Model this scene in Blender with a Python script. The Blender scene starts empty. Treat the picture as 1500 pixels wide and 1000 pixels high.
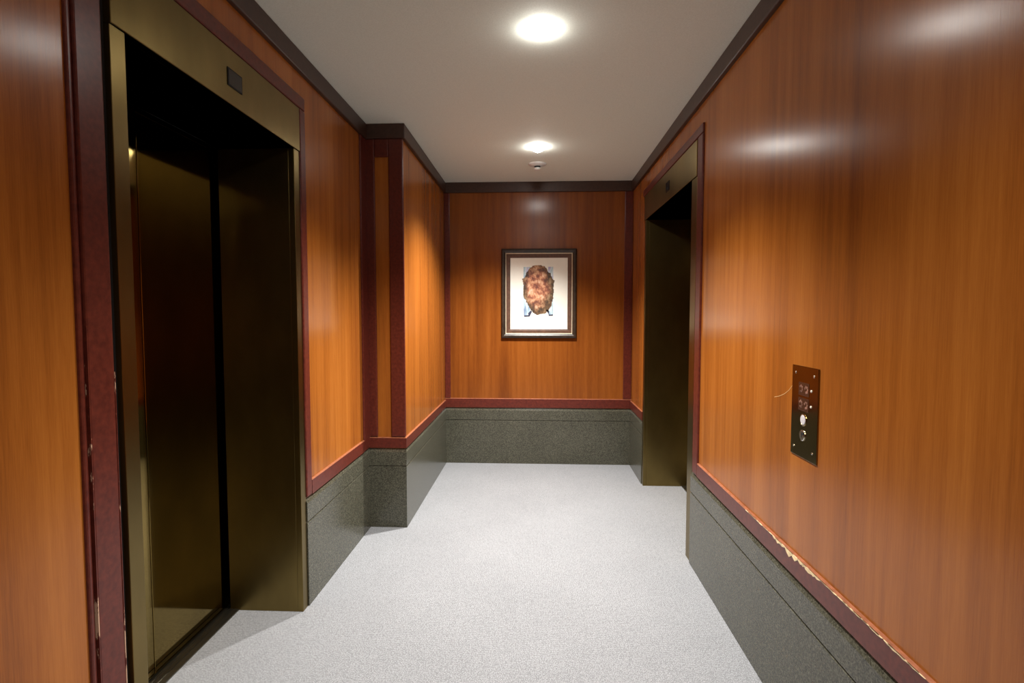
import bpy, bmesh, math, random
from mathutils import Vector
PI = math.pi
random.seed(4)
S = bpy.context.scene
COL = S.collection

# ------------------------------------------------------------------ camera, world, lamps, exposure
cam_d = bpy.data.cameras.new('camera')
cam = bpy.data.objects.new('camera', cam_d)
COL.objects.link(cam)
cam.location = (0, 0, 1.4)
cam.rotation_euler = (PI/2 - 0.0525, 0, 0.0468)
cam_d.sensor_width = 36.0
cam_d.lens = 780.0/1500.0*36.0
cam_d.clip_start = 0.02
S.camera = cam

W = bpy.data.worlds.new('world')
W.use_nodes = True
W.node_tree.nodes['Background'].inputs[0].default_value = (0, 0, 0, 1)
W.node_tree.nodes['Background'].inputs[1].default_value = 0.0
S.world = W

S.view_settings.view_transform = 'Standard'
S.view_settings.look = 'None'
S.view_settings.gamma = 1.0
S.view_settings.use_curve_mapping = False
S.view_settings.exposure = 1.0

H = 2.594                                  # ceiling height
# ceiling downlights: x, y, lamp power, lean towards the left wall in degrees (the two nearest the back wall are in the picture, the rest light the lobby behind)
DOWNLIGHTS = [(0.015, 2.31, 182.0, 4.5), (0.003, 3.895, 246.0, 7.5), (0.01, 0.72, 44.0, 0.0), (0.0, -0.87, 44.0, 0.0)]
LAMP_COLOR = (1.0, 0.965, 0.915)
SPOT_ANGLE = math.radians(117)
SPOT_BLEND = 1.0

# ------------------------------------------------------------------ main planes
XL, XR, XP = -1.097, 0.868, -0.856         # left wall, right wall, left wall beyond the pier
YP, YB, YF = 3.396, 4.917, -2.6            # pier front, back wall, wall behind the camera
BASE = 0.522                               # top of the stone base
CROWN = 2.502


# ------------------------------------------------------------------ materials
def mat(name):
    m = bpy.data.materials.new(name)
    m.use_nodes = True
    nt = m.node_tree
    b = nt.nodes['Principled BSDF']
    return m, nt, b


def N(nt, t, **kw):
    n = nt.nodes.new(t)
    for k, v in kw.items():
        setattr(n, k, v)
    return n


def coords(nt, scale):
    tc = N(nt, 'ShaderNodeTexCoord')
    mp = N(nt, 'ShaderNodeMapping')
    mp.inputs['Scale'].default_value = scale
    nt.links.new(tc.outputs['Object'], mp.inputs['Vector'])
    return mp.outputs['Vector']


def noise(nt, vec, scale, detail=3, rough=0.55):
    n = N(nt, 'ShaderNodeTexNoise')
    n.inputs['Scale'].default_value = scale
    n.inputs['Detail'].default_value = detail
    n.inputs['Roughness'].default_value = rough
    if vec is not None:
        nt.links.new(vec, n.inputs['Vector'])
    return n.outputs['Fac']


def ramp(nt, fac, stops):
    r = N(nt, 'ShaderNodeValToRGB')
    e = r.color_ramp.elements
    while len(e) < len(stops):
        e.new(0.5)
    for el, (p, c) in zip(e, stops):
        el.position = p
        el.color = (*c, 1)
    nt.links.new(fac, r.inputs['Fac'])
    return r.outputs['Color']


def mixc(nt, a, b, fac, mode='MIX'):
    m = N(nt, 'ShaderNodeMix', data_type='RGBA', blend_type=mode)
    for sock, v in ((m.inputs[6], a), (m.inputs[7], b), (m.inputs[0], fac)):
        if isinstance(v, (int, float)):
            sock.default_value = v
        elif isinstance(v, tuple):
            sock.default_value = (*v, 1)
        else:
            nt.links.new(v, sock)
    return m.outputs[2]


def math_(nt, op, a, b=None):
    m = N(nt, 'ShaderNodeMath', operation=op)
    for i, v in enumerate((a, b)):
        if v is None:
            continue
        if isinstance(v, (int, float)):
            m.inputs[i].default_value = v
        else:
            nt.links.new(v, m.inputs[i])
    return m.outputs[0]


def bump(nt, b, h, strength, dist):
    bm = N(nt, 'ShaderNodeBump')
    bm.inputs['Strength'].default_value = strength
    bm.inputs['Distance'].default_value = dist
    nt.links.new(h, bm.inputs['Height'])
    nt.links.new(bm.outputs['Normal'], b.inputs['Normal'])


def aniso(nt, b, amount):
    """Satin vertical grain: highlights spread sideways along the wall."""
    g = N(nt, 'ShaderNodeNewGeometry')
    v = N(nt, 'ShaderNodeVectorMath', operation='CROSS_PRODUCT')
    nt.links.new(g.outputs['True Normal'], v.inputs[0])
    v.inputs[1].default_value = (0, 0, 1)
    nt.links.new(v.outputs[0], b.inputs['Tangent'])
    b.inputs['Anisotropic'].default_value = amount


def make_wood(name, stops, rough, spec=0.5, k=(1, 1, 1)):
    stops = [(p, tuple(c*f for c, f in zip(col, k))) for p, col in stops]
    m, nt, b = mat(name)
    wide = noise(nt, coords(nt, (1, 1, 0.05)), 6.0, 2)
    streak = noise(nt, coords(nt, (1, 1, 0.03)), 34.0, 4, 0.6)
    fine = noise(nt, coords(nt, (1, 1, 0.035)), 420.0, 2)
    s = math_(nt, 'ADD', math_(nt, 'MULTIPLY', wide, 0.45), math_(nt, 'MULTIPLY', streak, 0.35))
    s = math_(nt, 'ADD', s, math_(nt, 'MULTIPLY', fine, 0.20))
    nt.links.new(ramp(nt, s, stops), b.inputs['Base Color'])
    b.inputs['Roughness'].default_value = rough
    b.inputs['Specular IOR Level'].default_value = spec
    aniso(nt, b, 0.42)
    bump(nt, b, fine, 0.08, 0.001)
    return m


def make_trim_wood(name, worn=None):
    """Dark red stained wood; worn = (threshold) adds pale rubbed-through chips."""
    m, nt, b = mat(name)
    st = noise(nt, coords(nt, (1, 1, 1)), 60.0, 3)
    c = ramp(nt, st, [(0.3, (0.078, 0.0135, 0.0085)), (0.7, (0.135, 0.025, 0.0145))])
    if worn:
        ch = noise(nt, coords(nt, (40, 40, 9)), 1.0, 5, 0.72)
        big = noise(nt, coords(nt, (1.9, 1.9, 1.9)), 1.0, 1)
        k = math_(nt, 'MULTIPLY', ch, math_(nt, 'ADD', big, 0.5))
        mask = ramp(nt, k, [(worn, (0, 0, 0)), (worn + 0.03, (1, 1, 1))])
        c = mixc(nt, c, (0.62, 0.40, 0.27), mask)
    nt.links.new(c, b.inputs['Base Color'])
    b.inputs['Roughness'].default_value = 0.32
    b.inputs['Specular IOR Level'].default_value = 0.38
    return m


def make_metal(name, color, rough, an=0.0, vary=0.1, spots=0.0):
    m, nt, b = mat(name)
    n = noise(nt, coords(nt, (1, 1, 0.5)), 5.0, 4)
    fine = noise(nt, coords(nt, (1, 1, 0.01)), 500.0, 2)
    d = tuple(x*(1 - vary*2) for x in color)
    l = tuple(min(1, x*(1 + vary)) for x in color)
    nt.links.new(ramp(nt, n, [(0.3, d), (0.7, l)]), b.inputs['Base Color'])
    b.inputs['Metallic'].default_value = 1.0
    r = math_(nt, 'ADD', math_(nt, 'MULTIPLY', fine, 0.06), rough - 0.03)
    nt.links.new(r, b.inputs['Roughness'])
    if an:
        aniso(nt, b, an)
    return m


def plain(name, color, rough=0.5, metallic=0.0, em=None, es=0.0, vary=0.08):
    m, nt, b = mat(name)
    n = noise(nt, coords(nt, (1, 1, 1)), 40.0, 2)
    nt.links.new(ramp(nt, n, [(0.3, tuple(c*(1 - vary) for c in color)), (0.7, tuple(min(1, c*(1 + vary)) for c in color))]),
                 b.inputs['Base Color'])
    b.inputs['Roughness'].default_value = rough
    b.inputs['Metallic'].default_value = metallic
    if em:
        b.inputs['Emission Color'].default_value = (*em, 1)
        b.inputs['Emission Strength'].default_value = es
    return m


M = {}
VENEER = [(0.34, (0.205, 0.058, 0.010)), (0.5, (0.325, 0.101, 0.015)), (0.66, (0.425, 0.146, 0.024))]
M['wood'] = make_wood('cherry_veneer', VENEER, 0.23, 0.34)
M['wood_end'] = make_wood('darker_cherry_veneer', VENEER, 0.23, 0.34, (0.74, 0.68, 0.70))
M['trim'] = make_trim_wood('red_stained_trim')
M['trim_worn'] = make_trim_wood('red_stained_trim_worn', 0.60)
M['crown'] = plain('dark_stained_crown', (0.050, 0.022, 0.013), 0.4, vary=0.2)
M['bronze'] = make_metal('satin_bronze', (0.215, 0.155, 0.056), 0.33, 0.5)
M['bronze_door'] = make_metal('polished_bronze_door', (0.26, 0.185, 0.058), 0.08, 0.2)
M['plate'] = make_metal('polished_bronze_plate', (0.30, 0.22, 0.10), 0.12)
M['chrome'] = make_metal('pale_metal', (0.75, 0.72, 0.66), 0.22)
M['black'] = plain('black_gap', (0.006, 0.006, 0.006), 0.8)
M['dark_glass'] = plain('dark_glass', (0.010, 0.010, 0.010), 0.12)
M['sill'] = make_metal('worn_sill_metal', (0.20, 0.185, 0.15), 0.35)
M['white_metal'] = plain('white_paint', (0.72, 0.71, 0.68), 0.4)
M['lens'] = plain('lamp_lens', (0.9, 0.9, 0.9), 0.4, em=(1.0, 0.97, 0.92), es=44.0)

# stone base: fine grey-olive granite with a satin polish
m, nt, b = mat('grey_granite')
v = N(nt, 'ShaderNodeTexVoronoi')
v.inputs['Scale'].default_value = 230.0
nt.links.new(coords(nt, (1, 1, 1)), v.inputs['Vector'])
n1 = noise(nt, coords(nt, (1, 1, 1)), 150.0, 3, 0.7)
n2 = noise(nt, coords(nt, (1, 1, 1)), 5.0, 3)
sep = N(nt, 'ShaderNodeSeparateColor')
nt.links.new(v.outputs['Color'], sep.inputs[0])
g = math_(nt, 'ADD', math_(nt, 'MULTIPLY', sep.outputs[0], 0.4), math_(nt, 'MULTIPLY', n1, 0.45))
g = math_(nt, 'ADD', g, math_(nt, 'MULTIPLY', n2, 0.15))
nt.links.new(ramp(nt, g, [(0.25, (0.031, 0.030, 0.021)), (0.5, (0.069, 0.067, 0.047)), (0.78, (0.135, 0.13, 0.095))]), b.inputs['Base Color'])
b.inputs['Roughness'].default_value = 0.22
b.inputs['Specular IOR Level'].default_value = 0.4
M['granite'] = m

# carpet: small woven loops in cool grey
m, nt, b = mat('grey_loop_carpet')
vo = N(nt, 'ShaderNodeTexVoronoi')
vo.inputs['Scale'].default_value = 190.0
vo.inputs['Randomness'].default_value = 0.35
nt.links.new(coords(nt, (1.0, 0.75, 1)), vo.inputs['Vector'])
n1 = noise(nt, coords(nt, (1, 1, 1)), 260.0, 2)
n2 = noise(nt, coords(nt, (1, 1, 1)), 2.2, 4)
g = math_(nt, 'ADD', math_(nt, 'MULTIPLY', vo.outputs['Distance'], -0.55), math_(nt, 'ADD', math_(nt, 'MULTIPLY', n1, 0.5), math_(nt, 'MULTIPLY', n2, 0.08)))
nt.links.new(ramp(nt, g, [(-0.0, (0.19, 0.196, 0.206)), (0.12, (0.325, 0.334, 0.348)), (0.33, (0.43, 0.442, 0.46))]), b.inputs['Base Color'])
b.inputs['Roughness'].default_value = 0.95
b.inputs['Specular IOR Level'].default_value = 0.15
bump(nt, b, g, 0.5, 0.003)
M['carpet'] = m

# ceiling paint with a slight stipple
m, nt, b = mat('ceiling_paint')
n1 = noise(nt, coords(nt, (1, 1, 1)), 240.0, 3)
nt.links.new(ramp(nt, n1, [(0.3, (0.75, 0.785, 0.70)), (0.7, (0.85, 0.885, 0.80))]), b.inputs['Base Color'])
b.inputs['Roughness'].default_value = 0.8
bump(nt, b, n1, 0.25, 0.002)
M['ceiling'] = m

# print: brown mottled oval
m, nt, b = mat('print_oval_ink')
n1 = noise(nt, coords(nt, (1, 1, 0.7)), 26.0, 6, 0.68)
n2 = noise(nt, coords(nt, (1, 1, 1)), 9.0, 3)
tc = N(nt, 'ShaderNodeTexCoord')
gr = N(nt, 'ShaderNodeSeparateXYZ')
nt.links.new(tc.outputs['Object'], gr.inputs[0])
dx = math_(nt, 'DIVIDE', math_(nt, 'SUBTRACT', gr.outputs[0], 0.002), 0.15)
dz = math_(nt, 'DIVIDE', math_(nt, 'SUBTRACT', gr.outputs[2], 1.64), 0.25)
rr = math_(nt, 'SQRT', math_(nt, 'ADD', math_(nt, 'MULTIPLY', dx, dx), math_(nt, 'MULTIPLY', dz, dz)))
rr = math_(nt, 'ADD', rr, math_(nt, 'MULTIPLY', math_(nt, 'SUBTRACT', n2, 0.5), 0.8))
ink = ramp(nt, n1, [(0.30, (0.06, 0.020, 0.018)), (0.43, (0.24, 0.075, 0.045)), (0.50, (0.46, 0.17, 0.09)), (0.57, (0.70, 0.36, 0.19)), (0.68, (0.82, 0.58, 0.42))])
rim = ramp(nt, n1, [(0.35, (0.028, 0.018, 0.012)), (0.52, (0.13, 0.07, 0.03)), (0.66, (0.34, 0.22, 0.12))])
nt.links.new(mixc(nt, ink, rim, ramp(nt, rr, [(0.48, (0, 0, 0)), (0.85, (1, 1, 1))])), b.inputs['Base Color'])
b.inputs['Roughness'].default_value = 0.6
M['ink_brown'] = m

m, nt, b = mat('print_blue_wash')
n1 = noise(nt, coords(nt, (1, 1, 0.25)), 30.0, 4)
nt.links.new(ramp(nt, n1, [(0.32, (0.16, 0.24, 0.40)), (0.46, (0.42, 0.58, 0.66)), (0.56, (0.62, 0.74, 0.76)), (0.68, (0.42, 0.38, 0.62))]), b.inputs['Base Color'])
b.inputs['Roughness'].default_value = 0.6
M['ink_blue'] = m
M['ink_navy'] = plain('print_dark_ink', (0.035, 0.040, 0.085), 0.6)
M['paper'] = plain('cream_paper', (0.91, 0.90, 0.81), 0.65, vary=0.01)
M['frame_dark'] = plain('dark_brown_frame', (0.030, 0.019, 0.012), 0.38, vary=0.4)
M['frame_liner'] = plain('red_brown_liner', (0.10, 0.046, 0.026), 0.5, vary=0.3)
M['gold'] = plain('gilt_fillet', (0.80, 0.70, 0.52), 0.35, 0.15)
M['copper_print'] = plain('worn_pink_copper', (0.34, 0.18, 0.13), 0.45, 0.4, vary=0.5)
M['red_window'] = plain('dark_brown_window', (0.055, 0.022, 0.012), 0.25)
M['button_white'] = plain('pale_button', (0.70, 0.68, 0.70), 0.3)
M['led'] = plain('small_white_stud', (0.85, 0.80, 0.70), 0.25)


# ------------------------------------------------------------------ mesh helpers
def box(bm, x0, x1, y0, y1, z0, z1):
    x0, x1 = min(x0, x1), max(x0, x1)
    y0, y1 = min(y0, y1), max(y0, y1)
    z0, z1 = min(z0, z1), max(z0, z1)
    v = [bm.verts.new(p) for p in ((x0, y0, z0), (x1, y0, z0), (x1, y1, z0), (x0, y1, z0),
                                   (x0, y0, z1), (x1, y0, z1), (x1, y1, z1), (x0, y1, z1))]
    for f in ((0, 3, 2, 1), (4, 5, 6, 7), (0, 1, 5, 4), (1, 2, 6, 5), (2, 3, 7, 6), (3, 0, 4, 7)):
        bm.faces.new([v[i] for i in f])


def prism(bm, prof, place):
    """closed profile of (d, z) swept between two stations; place(k, d, z) gives a point"""
    a = [bm.verts.new(place(0, d, z)) for d, z in prof]
    c = [bm.verts.new(place(1, d, z)) for d, z in prof]
    n = len(prof)
    for i in range(n):
        j = (i + 1) % n
        bm.faces.new((a[i], a[j], c[j], c[i]))
    bm.faces.new(a[::-1])
    bm.faces.new(c)


def lathe(bm, prof, cx, cy, seg=40):
    """profile of (r, z) turned round a vertical axis"""
    rings = []
    for r, z in prof:
        if r < 1e-6:
            rings.append([bm.verts.new((cx, cy, z))])
        else:
            rings.append([bm.verts.new((cx + r*math.cos(2*PI*i/seg), cy + r*math.sin(2*PI*i/seg), z)) for i in range(seg)])
    for a, c in zip(rings, rings[1:]):
        for i in range(seg):
            j = (i + 1) % seg
            if len(a) == 1 and len(c) == 1:
                continue
            if len(a) == 1:
                bm.faces.new((a[0], c[j], c[i]))
            elif len(c) == 1:
                bm.faces.new((a[i], a[j], c[0]))
            else:
                bm.faces.new((a[i], a[j], c[j], c[i]))


def lathe_x(bm, prof, x, y, z, s, seg=28, sy=1.0):
    """profile of (r, out) turned round an axis that stands out from a side wall (out runs towards -s)"""
    rings = []
    for r, o in prof:
        if r < 1e-6:
            rings.append([bm.verts.new((x - s*o, y, z))])
        else:
            rings.append([bm.verts.new((x - s*o, y + sy*r*math.cos(2*PI*i/seg), z + r*math.sin(2*PI*i/seg))) for i in range(seg)])
    for a, c in zip(rings, rings[1:]):
        for i in range(seg):
            j = (i + 1) % seg
            if len(a) == 1:
                bm.faces.new((a[0], c[j], c[i]))
            elif len(c) == 1:
                bm.faces.new((a[i], a[j], c[0]))
            else:
                bm.faces.new((a[i], a[j], c[j], c[i]))


def obj(name, bm, m, parent=None, bevel=0.0, smooth=False):
    bmesh.ops.recalc_face_normals(bm, faces=bm.faces)
    me = bpy.data.meshes.new(name)
    bm.to_mesh(me)
    bm.free()
    me.materials.append(m)
    o = bpy.data.objects.new(name, me)
    COL.objects.link(o)
    if parent:
        o.parent = parent
        o.matrix_parent_inverse = parent.matrix_basis.inverted()
    if smooth:
        for p in me.polygons:
            p.use_smooth = True
    if bevel:
        bv = o.modifiers.new('bevel', 'BEVEL')
        bv.width = bevel
        bv.segments = 2
        bv.limit_method = 'ANGLE'
    return o


def boxes(name, m, bs, parent=None, bevel=0.0):
    bm = bmesh.new()
    for q in bs:
        box(bm, *q)
    return obj(name, bm, m, parent, bevel)


def struct(o, label=None, cat=None):
    o['kind'] = 'structure'
    if label:
        o['label'] = label
        o['category'] = cat
    return o


def thing(name, label, cat, loc, group=None):
    o = bpy.data.objects.new(name, None)
    o.empty_display_size = 0.1
    COL.objects.link(o)
    o.location = loc
    o['label'] = label
    o['category'] = cat
    if group:
        o['group'] = group
    return o


# ------------------------------------------------------------------ the room
struct(boxes('floor', M['carpet'], [(-1.7, 1.5, YF - 0.2, YB + 0.2, -0.06, 0.0)]),
       'pale grey looped carpet covering the whole lobby floor', 'floor')
boxes('seam', plain('dark_seam', (0.16, 0.16, 0.17), 0.9), [(0.845, 0.8462, 3.02, 3.60, -0.001, 0.0006)], bpy.data.objects['floor'])  # thin dark grey line of the carpet seam
struct(boxes('ceiling', M['ceiling'], [(-1.7, 1.5, YF - 0.2, YB + 0.2, H, H + 0.06)]),
       'plain grey-white ceiling with round downlights', 'ceiling')

T = 0.14
LY0, LY1, RY0, RY1 = 1.402, 2.385, 3.065, 4.312        # clear openings of the two elevators
CW, CR = 0.052, 0.098                                             # casing width
ZD, ZH = 2.142, 2.336                                  # door head, header top
struct(boxes('wall_left', M['wood'], [(XL - T, XL, YF, 1.318, 0, H), (XL - T, XL, 1.318, LY1 + CW, ZH, H), (XL - T, XL, LY1 + CW, YP + 0.1, 0, H)]),
       'cherry veneer wall holding the elevator on the left', 'wall')
struct(boxes('wall_pier', M['wood'], [(XL - 0.02, XP, YP, YB + 0.1, 0, H)]),
       'projecting cherry veneer pier between left wall and back wall', 'wall')
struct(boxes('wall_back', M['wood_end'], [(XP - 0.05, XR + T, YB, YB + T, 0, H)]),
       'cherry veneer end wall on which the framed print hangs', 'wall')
wall_r = struct(boxes('wall_right', M['wood'], [(XR, XR + T, YF, RY0 - CR, 0, H), (XR, XR + T, RY0 - CR, RY1 + CW, ZH, H), (XR, XR + T, RY1 + CW, YB, 0, H)]),
                'cherry veneer wall with the bronze call panel', 'wall')
struct(boxes('wall_front', M['wood'], [(XL - T, XR + T, YF - T, YF, 0, H)]),
       'cherry veneer wall closing the lobby behind the viewer', 'wall')

# pale curved scratch in the veneer beside the call panel
bm = bmesh.new()
pts = [(1.975, 1.096), (1.94, 1.104), (1.90, 1.118), (1.865, 1.137), (1.84, 1.158)]
for (y0, z0), (y1, z1) in zip(pts, pts[1:]):
    w = 0.0011
    vv = [bm.verts.new((XR - 0.0006, y0, z0 - w)), bm.verts.new((XR - 0.0006, y1, z1 - w)), bm.verts.new((XR - 0.0006, y1, z1 + w)), bm.verts.new((XR - 0.0006, y0, z0 + w)),
          bm.verts.new((XR + 0.001, y0, z0 - w)), bm.verts.new((XR + 0.001, y1, z1 - w)), bm.verts.new((XR + 0.001, y1, z1 + w)), bm.verts.new((XR + 0.001, y0, z0 + w))]
    for f in ((0, 1, 2, 3), (0, 4, 5, 1), (3, 2, 6, 7), (0, 3, 7, 4), (1, 5, 6, 2)):
        bm.faces.new([vv[i] for i in f])
SCR = plain('pale_scratch', (0.62, 0.36, 0.14), 0.5)
obj('scratch', bm, SCR, wall_r)

# stone base with a groove and a chamfered top, one run per wall
GP = 0.010
PROF = [(0.03, 0.0), (-GP, 0.0), (-GP, 0.402), (-GP + 0.005, 0.404), (-GP + 0.005, 0.409), (-GP, 0.411), (-GP, 0.498), (-0.001, BASE), (0.03, BASE)]


def base_side(name, xw, s, y0, y1, label, mitre=0.0):
    bm = bmesh.new()
    prism(bm, PROF, lambda k, d, z: (xw + s*d, (y0 + mitre*d, y1)[k], z))
    struct(obj(name, bm, M['granite']), label, 'baseboard')


def base_cross(name, yw, x0, x1, label, mitre=0.0):
    bm = bmesh.new()
    prism(bm, PROF, lambda k, d, z: ((x0, x1 - mitre*d)[k], yw + d, z))
    struct(obj(name, bm, M['granite']), label, 'baseboard')


base_side('baseboard_left', XL, -1, LY1 + CW, YP, 'grey granite base between nearer elevator and pier')
base_cross('baseboard_pier', YP, XL, XP, 'dark shaded granite base across the front of the pier', 1.0)
base_side('baseboard_pier_side', XP, -1, YP, YB, 'grey granite base along the long side of the pier', 1.0)
base_cross('baseboard_back', YB, XP, XR, 'grey granite base under the framed print')
base_side('baseboard_right_far', XR, 1, RY1 + CW, YB, 'short grey granite base beyond the right elevator')
base_side('baseboard_right', XR, 1, YF, RY0 - CR + 0.006, 'long grey granite base below the call panel')
base_cross('baseboard_front', YF + 0.0, XL, XR, 'grey granite base behind the viewer')

# red stained trim: stiles, rails, crown
TP = 0.011
RZ0, RZ1 = BASE + 0.005, 0.600


def trim(n, bs, label, m='trim', bevel=0.0055):
    return struct(boxes('trim_%d' % n, M[m], bs, None, bevel), label, 'trim')


M['bead'] = plain('rubbed_lit_bead', (0.30, 0.105, 0.050), 0.28, vary=0.25)  # pale tint: rubbed wood on the right wall, lit top edge painted in elsewhere


def rail(n, place, label, z1=RZ1):
    """red rail with a slanting bead along its top, pale from rubbing and a painted-in lit edge; place(k, d, z) gives a point at station k"""
    bm = bmesh.new()
    prism(bm, [(0.02, RZ0), (-TP, RZ0), (-TP, z1 - 0.0045), (0.02, z1 - 0.0045)], place)
    o = struct(obj('trim_%d' % n, bm, M['trim']), label, 'trim')
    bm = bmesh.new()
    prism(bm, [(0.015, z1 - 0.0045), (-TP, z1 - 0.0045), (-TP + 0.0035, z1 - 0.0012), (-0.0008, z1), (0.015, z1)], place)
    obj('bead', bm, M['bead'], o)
    return o


def along(xw, s, y0, y1, mitre=0.0):
    return lambda k, d, z: (xw + s*d, (y0 + mitre*d, y1)[k], z)


def across(yw, x0, x1, mitre=0.0):
    return lambda k, d, z: ((x0, x1 - mitre*d)[k], yw + d, z)


# crown along all walls
CP = 0.020
trim(1, [(XL - 0.01, XL + CP, YF, YP, CROWN, H)], 'dark crown moulding above the nearer elevator', 'crown')
trim(2, [(XL, XP + CP, YP - CP, YP + 0.01, CROWN, H)], 'dark crown moulding across the pier front', 'crown')
trim(3, [(XP - 0.01, XP + CP, YP, YB, CROWN, H)], 'dark crown moulding along the pier side', 'crown')
trim(4, [(XP, XR, YB - CP, YB + 0.01, CROWN, H)], 'dark crown moulding above the framed print', 'crown')
trim(5, [(XR - CP, XR + 0.01, YF, YB, CROWN, H)], 'dark crown moulding along the right wall', 'crown')
# left wall
xa, xb = XL - 0.02, XL + TP
t7 = trim(7, [(xa, xb, 1.235, 1.317, 0.0, CROWN), (xa, xb - 0.004, 1.216, 1.231, 0.0, CROWN), (xa, xb - 0.008, 1.228, 1.238, 0.0, CROWN)],
          'worn red stile standing left of the nearer elevator')
boxes('worn_edge', M['trim_worn'], [(xa + 0.015, xb + 0.0005, 1.2345, 1.2372, 0.004, 1.37), (xa + 0.015, xb + 0.0005, 1.3150, 1.3174, 0.004, 1.25)], t7)
trim(8, [(xa, xb, 1.350, LY1 + CW + 0.058, ZH + 0.002, ZH + 0.062), (xa, xb, LY1 + CW + 0.001, LY1 + CW + 0.058, RZ0, ZH + 0.002)],
     'red trim round the top and far side of the nearer elevator')
rail(9, along(XL, -1, LY1 + CW + 0.058, 3.285), 'red rail above the stone base between nearer elevator and pier')
trim(10, [(xa, xb, 3.285, YP, RZ0, CROWN)], 'narrow red stile in the corner against the pier')
# pier
trim(11, [(XL, -1.033, YP - TP, YP + 0.01, RZ1, CROWN)], 'dark red stile at the inner side of the pier front')
trim(12, [(-0.943, XP + 0.004, YP - TP, YP + 0.01, RZ1, CROWN), (XP - 0.004, XP + 0.006, YP - TP, YP + 0.010, RZ1, CROWN)], 'dark red stile on the outer corner of the pier')
rail(13, across(YP, XL, XP, 1.0), 'short red rail across the pier front', RZ1 - 0.004)
trim(14, [(-1.033, -0.943, YP - TP, YP + 0.01, 2.39, CROWN)], 'short dark top rail of the pier front')
rail(15, along(XP, -1, YP, YB, 1.0), 'red rail along the side of the pier', RZ1 - 0.004)
# back wall
trim(16, [(XP, -0.803, YB - TP, YB + 0.01, RZ1 + 0.012, CROWN)], 'dark red stile in the left corner of the end wall')
trim(17, [(0.792, XR, YB - TP, YB + 0.01, RZ1 + 0.012, CROWN)], 'dark red stile in the right corner of the end wall')
rail(18, across(YB, XP, XR), 'red rail below the framed print', RZ1 + 0.012)
# right wall
xa, xb = XR - TP, XR + 0.02
rail(19, along(XR, 1, RY1 + CW, YB), 'short red rail beyond the right elevator')
trim(20, [(xa, xb, 2.858, 2.944, RZ0, ZH + 0.002), (xa, xb, 2.858, RY1 + CW + 0.05, ZH + 0.002, ZH + 0.055)],
     'red trim at the near side and top of the right elevator')
t21 = rail(21, along(XR, 1, YF, 2.858), 'long worn red rail below the call panel')
# splintered pale patch on that rail's top edge
bm = bmesh.new()
random.seed(11)


def chips(bm, ya, yb, hmax, n):
    """ragged pale splinters along the rail's upper edge between two stations"""
    for i in range(n):
        y = ya + (yb - ya)*(i + random.random()*0.6)/n
        L = (yb - ya)/n*random.uniform(1.2, 2.2)
        k = math.sin(PI*(i + 0.5)/n)
        hh = hmax*(0.25 + 0.75*k)*random.uniform(0.45, 1.0)
        z1 = RZ1 - 0.0035
        xo = xa - 0.0006 - random.random()*0.0012
        p = [(y, z1), (y + L, z1), (y + L*0.8, z1 - hh*random.uniform(0.3, 0.8)), (y + L*0.45, z1 - hh), (y + L*0.1, z1 - hh*random.uniform(0.2, 0.7))]
        f = [bm.verts.new((xo, a, c)) for a, c in p]
        g = [bm.verts.new((xa + 0.0045, a, c)) for a, c in p]
        bm.faces.new(f)
        for q in range(len(p)):
            r = (q + 1) % len(p)
            bm.faces.new((f[q], g[q], g[r], f[r]))


chips(bm, 1.60, 1.93, 0.024, 12)
chips(bm, 1.38, 1.60, 0.004, 9)
chips(bm, 1.93, 2.15, 0.003, 8)
chips(bm, 1.16, 1.38, 0.006, 9)
o = obj('splinters', bm, plain('bare_splintered_wood', (0.78, 0.62, 0.36), 0.6, vary=0.2), t21)
o['label'] = 'pale bare wood where the rail edge is splintered'


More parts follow.
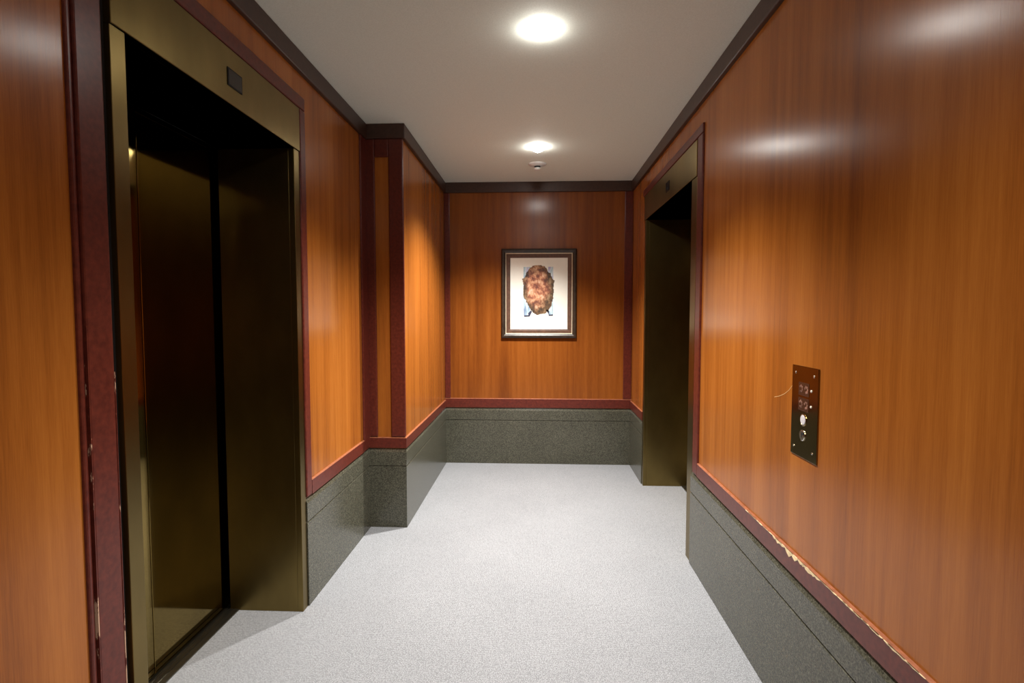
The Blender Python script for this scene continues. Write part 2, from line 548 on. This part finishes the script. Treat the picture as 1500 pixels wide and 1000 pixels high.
# ------------------------------------------------------------------ elevators
def elevator(s, xw, y0, y1, cn, yi, near_gap, label):
    X = lambda d: xw + s*d                     # d runs into the wall
    root = thing('elevator', label, 'elevator', (xw, (y0 + y1)/2, 0), 'bronze elevators in the lobby')
    D = 0.368                                  # door face
    for ya, yb, yr in ((y0 - cn, y0, y0 - 0.02), (y1, y1 + CW, y1 + 0.02)):
        boxes('jamb', M['bronze'], [(X(-0.004), X(0.022), ya, yb, 0.0, ZD - 0.001), (X(0.022), X(D - 0.020), min(yr, y0 if yr < y0 else y1), max(yr, y0 if yr < y0 else y1), 0.0, ZD - 0.001)], root, 0.0015)
    hd = boxes('header', M['bronze'], [(X(-0.009), X(0.022), y0 - cn, y1 + CW, ZD, ZH), (X(0.0), X(D - 0.020), y0 - 0.02, y1 + 0.02, ZD + 0.002, ZD + 0.03)], root, 0.002)
    ind = boxes('floor_indicator', M['black'], [(X(-0.0095), X(-0.012), yi - 0.046, yi + 0.046, 2.203, 2.266)], hd, 0.001)
    boxes('indicator_glass', M['dark_glass'], [(X(-0.0118), X(-0.0125), yi - 0.041, yi + 0.041, 2.208, 2.261)], hd)
    ym = (y0 + y1)/2 + 0.02
    for ya, yb in ((y0 - 0.04, ym - 0.0015), (ym + 0.0015, y1 + 0.04)):
        boxes('door_panel', M['bronze_door'], [(X(D), X(D + 0.03), ya, yb, 0.012, ZD + 0.06)], root, 0.002)
    # threshold with two running grooves
    bm = bmesh.new()
    pr = [(D + 0.03, 0.0), (D - 0.062, 0.0), (D - 0.062, 0.005), (D - 0.040, 0.007), (D - 0.040, 0.003), (D - 0.034, 0.003), (D - 0.034, 0.007),
          (D - 0.016, 0.007), (D - 0.016, 0.003), (D - 0.010, 0.003), (D - 0.010, 0.007), (D + 0.03, 0.007)]
    prism(bm, pr, lambda k, d, z: (X(d), (y0 - 0.02, y1 + 0.02)[k], z))
    obj('sill', bm, M['sill'], root)
    # dark shaft lining behind the gaps
    boxes('shaft_lining', M['black'], [(X(D + 0.05), X(D + 0.06), y0 - 0.3, y1 + 0.3, 0, H - 0.01)], root)
    if near_gap:
        boxes('shadow_gap', M['black'], [(X(0.012), X(0.03), y0 - CW - 0.034, y0 - CW + 0.002, 0.0, ZH + 0.002)], root)
    return root


elevator(-1, XL, LY0, LY1, CW, 1.912, True, 'larger nearer bronze elevator with dark doors seen on left wall')
elevator(1, XR, RY0, RY1, CR, 3.60, False, 'farther bronze elevator recessed in right wall beyond the call panel')


# ------------------------------------------------------------------ ceiling fixtures
LBL = ['round lit downlight, the larger one nearer overhead', 'round lit downlight beside the small ceiling detector',
       'round lit downlight above the viewer', 'round lit downlight farthest behind the viewer']
for (x, y, pw, lean), lb in zip(DOWNLIGHTS, LBL):
    root = thing('downlight', lb, 'ceiling light', (x, y, H), 'ceiling downlights')
    bm = bmesh.new()
    lathe(bm, [(0.058, H), (0.057, H - 0.001), (0.047, H - 0.0015), (0.0452, H - 0.001), (0.0451, H)], x, y, 48)
    obj('trim_ring', bm, M['white_metal'], root, smooth=True)
    bm = bmesh.new()
    lathe(bm, [(0.0450, H - 0.0005), (0.0445, H - 0.008), (0.041, H - 0.018), (0.033, H - 0.027), (0.018, H - 0.034), (0.0, H - 0.036)], x, y, 48)
    obj('lens', bm, M['lens'], root, smooth=True)
    ld = bpy.data.lights.new('downlight_lamp', 'SPOT')
    ld.energy = pw
    ld.color = LAMP_COLOR
    ld.spot_size = SPOT_ANGLE
    ld.spot_blend = SPOT_BLEND
    ld.shadow_soft_size = 0.045
    lo = bpy.data.objects.new('lamp', ld)
    COL.objects.link(lo)
    lo.parent = root
    lo.location = (0, 0, -0.085)
    lo.rotation_euler = (0, math.radians(lean), 0)

root = thing('smoke_detector', 'small white ceiling detector with a dark slot beside the far downlight', 'smoke detector', (0, 4.335, H))
bm = bmesh.new()
lathe(bm, [(0.072, H), (0.072, H - 0.004), (0.066, H - 0.009), (0.045, H - 0.014), (0.034, H - 0.018), (0.0, H - 0.019)], 0, 4.335, 40)
obj('base', bm, M['white_metal'], root, smooth=True)
bm = bmesh.new()
lathe(bm, [(0.024, H - 0.017), (0.024, H - 0.034), (0.0, H - 0.034)], 0, 4.335, 32)
obj('slot', bm, M['black'], root)
bm = bmesh.new()
lathe(bm, [(0.0, H - 0.031), (0.029, H - 0.032), (0.028, H - 0.040), (0.018, H - 0.047), (0.0, H - 0.049)], 0, 4.335, 32)
obj('cap', bm, M['white_metal'], root, smooth=True)

# ------------------------------------------------------------------ framed print
PX, PZ = 0.017, 1.582
root = thing('framed_print', 'framed print of a mottled brown oval on white, hung on end wall', 'picture', (PX, YB, PZ))


def ring(name, hw, hh, prof, m, parent, bevel=0):
    """picture frame moulding: profile of (inset, out) mitred round a rectangle of half sizes hw, hh"""
    bm = bmesh.new()
    loops = []
    for ins, out in prof:
        a, c = hw - ins, hh - ins
        loops.append([bm.verts.new((PX + sx*a, YB - out, PZ + sz*c)) for sx, sz in ((-1, -1), (1, -1), (1, 1), (-1, 1))])
    for a, c in zip(loops, loops[1:] + loops[:1]):
        for i in range(4):
            j = (i + 1) % 4
            bm.faces.new((a[i], a[j], c[j], c[i]))
    return obj(name, bm, m, parent)


ring('frame', 0.344, 0.408, [(0.0, 0.002), (0.0, 0.020), (0.004, 0.026), (0.012, 0.030), (0.024, 0.030), (0.032, 0.026), (0.039, 0.023), (0.039, 0.002)], M['frame_dark'], root)
ring('gold_fillet', 0.305, 0.369, [(0.0, 0.004), (0.0, 0.0255), (0.0012, 0.0255), (0.0065, 0.014), (0.0065, 0.004)], M['gold'], root)
ring('liner', 0.2995, 0.3635, [(0.003, 0.004), (0.003, 0.013), (0.010, 0.0135), (0.028, 0.0125), (0.034, 0.010), (0.0375, 0.010), (0.0375, 0.004)], M['frame_liner'], root)
pr = boxes('print', M['paper'], [(PX - 0.266, PX + 0.266, YB - 0.008, YB - 0.004, PZ - 0.331, PZ + 0.331)], root)


def sheet(name, pts, y, m, th=0.0006):
    bm = bmesh.new()
    f = [bm.verts.new((x, y - th, z)) for x, z in pts]
    g = [bm.verts.new((x, y, z)) for x, z in pts]
    bm.faces.new(f)
    for i in range(len(pts)):
        j = (i + 1) % len(pts)
        bm.faces.new((f[i], g[i], g[j], f[j]))
    return obj(name, bm, m, pr)


YS = YB - 0.008
sheet('blue_strip', [(-0.123, 1.826), (-0.062, 1.826), (-0.060, 1.70), (-0.058, 1.50), (-0.068, 1.374), (-0.120, 1.373), (-0.126, 1.55)], YS, M['ink_blue'])
sheet('blue_strip', [(0.100, 1.826), (0.147, 1.826), (0.150, 1.60), (0.147, 1.380), (0.106, 1.380), (0.098, 1.50)], YS, M['ink_blue'])
sheet('dark_mark', [(-0.119, 1.383), (-0.070, 1.385), (-0.066, 1.372), (-0.118, 1.370)], YS - 0.0006, M['ink_navy'])
sheet('dark_mark', [(0.107, 1.389), (0.146, 1.392), (0.147, 1.379), (0.107, 1.378)], YS - 0.0006, M['ink_navy'])
sheet('dark_mark', [(-0.083, 1.40), (-0.055, 1.43), (-0.045, 1.418), (-0.066, 1.375), (-0.074, 1.376)], YS - 0.0006, M['ink_navy'])
sheet('dark_mark', [(0.090, 1.44), (0.112, 1.42), (0.110, 1.38), (0.104, 1.40), (0.086, 1.425)], YS - 0.0006, M['ink_navy'])
# mottled brown oval with a ragged edge: shoulders wide, foot narrow and cut flat
random.seed(5)
key = [(-0.02, 1.838), (0.05, 1.836), (0.085, 1.815), (0.105, 1.775), (0.135, 1.735), (0.155, 1.70), (0.148, 1.63), (0.150, 1.57), (0.138, 1.50), (0.112, 1.44),
       (0.085, 1.41), (0.070, 1.396), (0.0, 1.392), (-0.025, 1.400), (-0.062, 1.44), (-0.085, 1.49), (-0.112, 1.535), (-0.126, 1.60), (-0.122, 1.66), (-0.134, 1.71),
       (-0.110, 1.735), (-0.092, 1.775), (-0.065, 1.82)]
out = []
for (a0, b0), (a1, b1) in zip(key, key[1:] + key[:1]):
    for k in range(5):
        t = k/5
        x, z = a0 + (a1 - a0)*t, b0 + (b1 - b0)*t
        cx, cz = x - 0.012, z - 1.615
        L = math.hypot(cx, cz)
        r = random.uniform(-0.004, 0.0065)
        if k == 2 and random.random() < 0.35:
            r += 0.009
        out.append((x + cx/L*r, z + cz/L*r))
sheet('brown_oval', out, YS - 0.0006, M['ink_brown'])

# ------------------------------------------------------------------ call panel on the right wall
root = thing('call_panel', 'bronze elevator call panel on the right wall with two round controls', 'call panel', (XR, 1.752, 1.079))
boxes('plate', M['plate'], [(XR - 0.004, XR, 1.668, 1.836, 0.930, 1.229)], root, 0.001)
F = XR - 0.004


def disc(name, y, z, prof, m, parent, seg=28):
    bm = bmesh.new()
    lathe_x(bm, prof, F, y, z, 1, seg)
    return obj(name, bm, m, parent, smooth=False)


for y, z in ((1.812, 1.205), (1.694, 1.203), (1.814, 0.958), (1.694, 0.960)):
    disc('screw', y, z, [(0.0038, -0.001), (0.0038, 0.0008), (0.0025, 0.0018), (0.0, 0.002)], M['chrome'], root, 16)
for z in (1.155, 1.105):
    disc('stud', 1.708, z, [(0.0042, -0.001), (0.0042, 0.0012), (0.003, 0.0022), (0.0, 0.0026)], M['led'], root, 16)
    w = boxes('display_window', M['red_window'], [(F - 0.0008, F + 0.001, 1.722, 1.790, z - 0.021, z + 0.021)], root, 0.0004)
    for y in (1.773, 1.740):
        bm = bmesh.new()
        # worn symbol: broken ring of raised blobs
        for q in range(7):
            a = 2*PI*q/7 + y*9
            if q == 3:
                continue
            ry, rz = 0.0085*math.cos(a), 0.0095*math.sin(a)
            rr_ = random.uniform(0.0030, 0.0048)
            lathe_x(bm, [(rr_, -0.0005), (rr_, 0.0009), (rr_*0.6, 0.0014), (0.0, 0.0015)], F, y + ry, z + rz, 1, 10)
        obj('worn_symbol', bm, M['copper_print'], w)
# call button and key switch
r_ = disc('button_ring', 1.753, 1.055, [(0.020, -0.001), (0.020, 0.0015), (0.0175, 0.0025), (0.0165, 0.0), (0.0165, -0.001)], M['plate'], root)
disc('call_button', 1.753, 1.055, [(0.0162, -0.001), (0.0162, 0.0022), (0.014, 0.0034), (0.0, 0.0036)], M['button_white'], root)
r_ = disc('key_switch', 1.756, 1.004, [(0.0175, -0.001), (0.0175, 0.0022), (0.0155, 0.0034), (0.0, 0.0036)], M['chrome'], root)
boxes('key_slot', M['black'], [(F - 0.0042, F - 0.003, 1.7545, 1.7575, 0.997, 1.011), (F - 0.0042, F - 0.003, 1.741, 1.756, 1.006, 1.016)], r_)
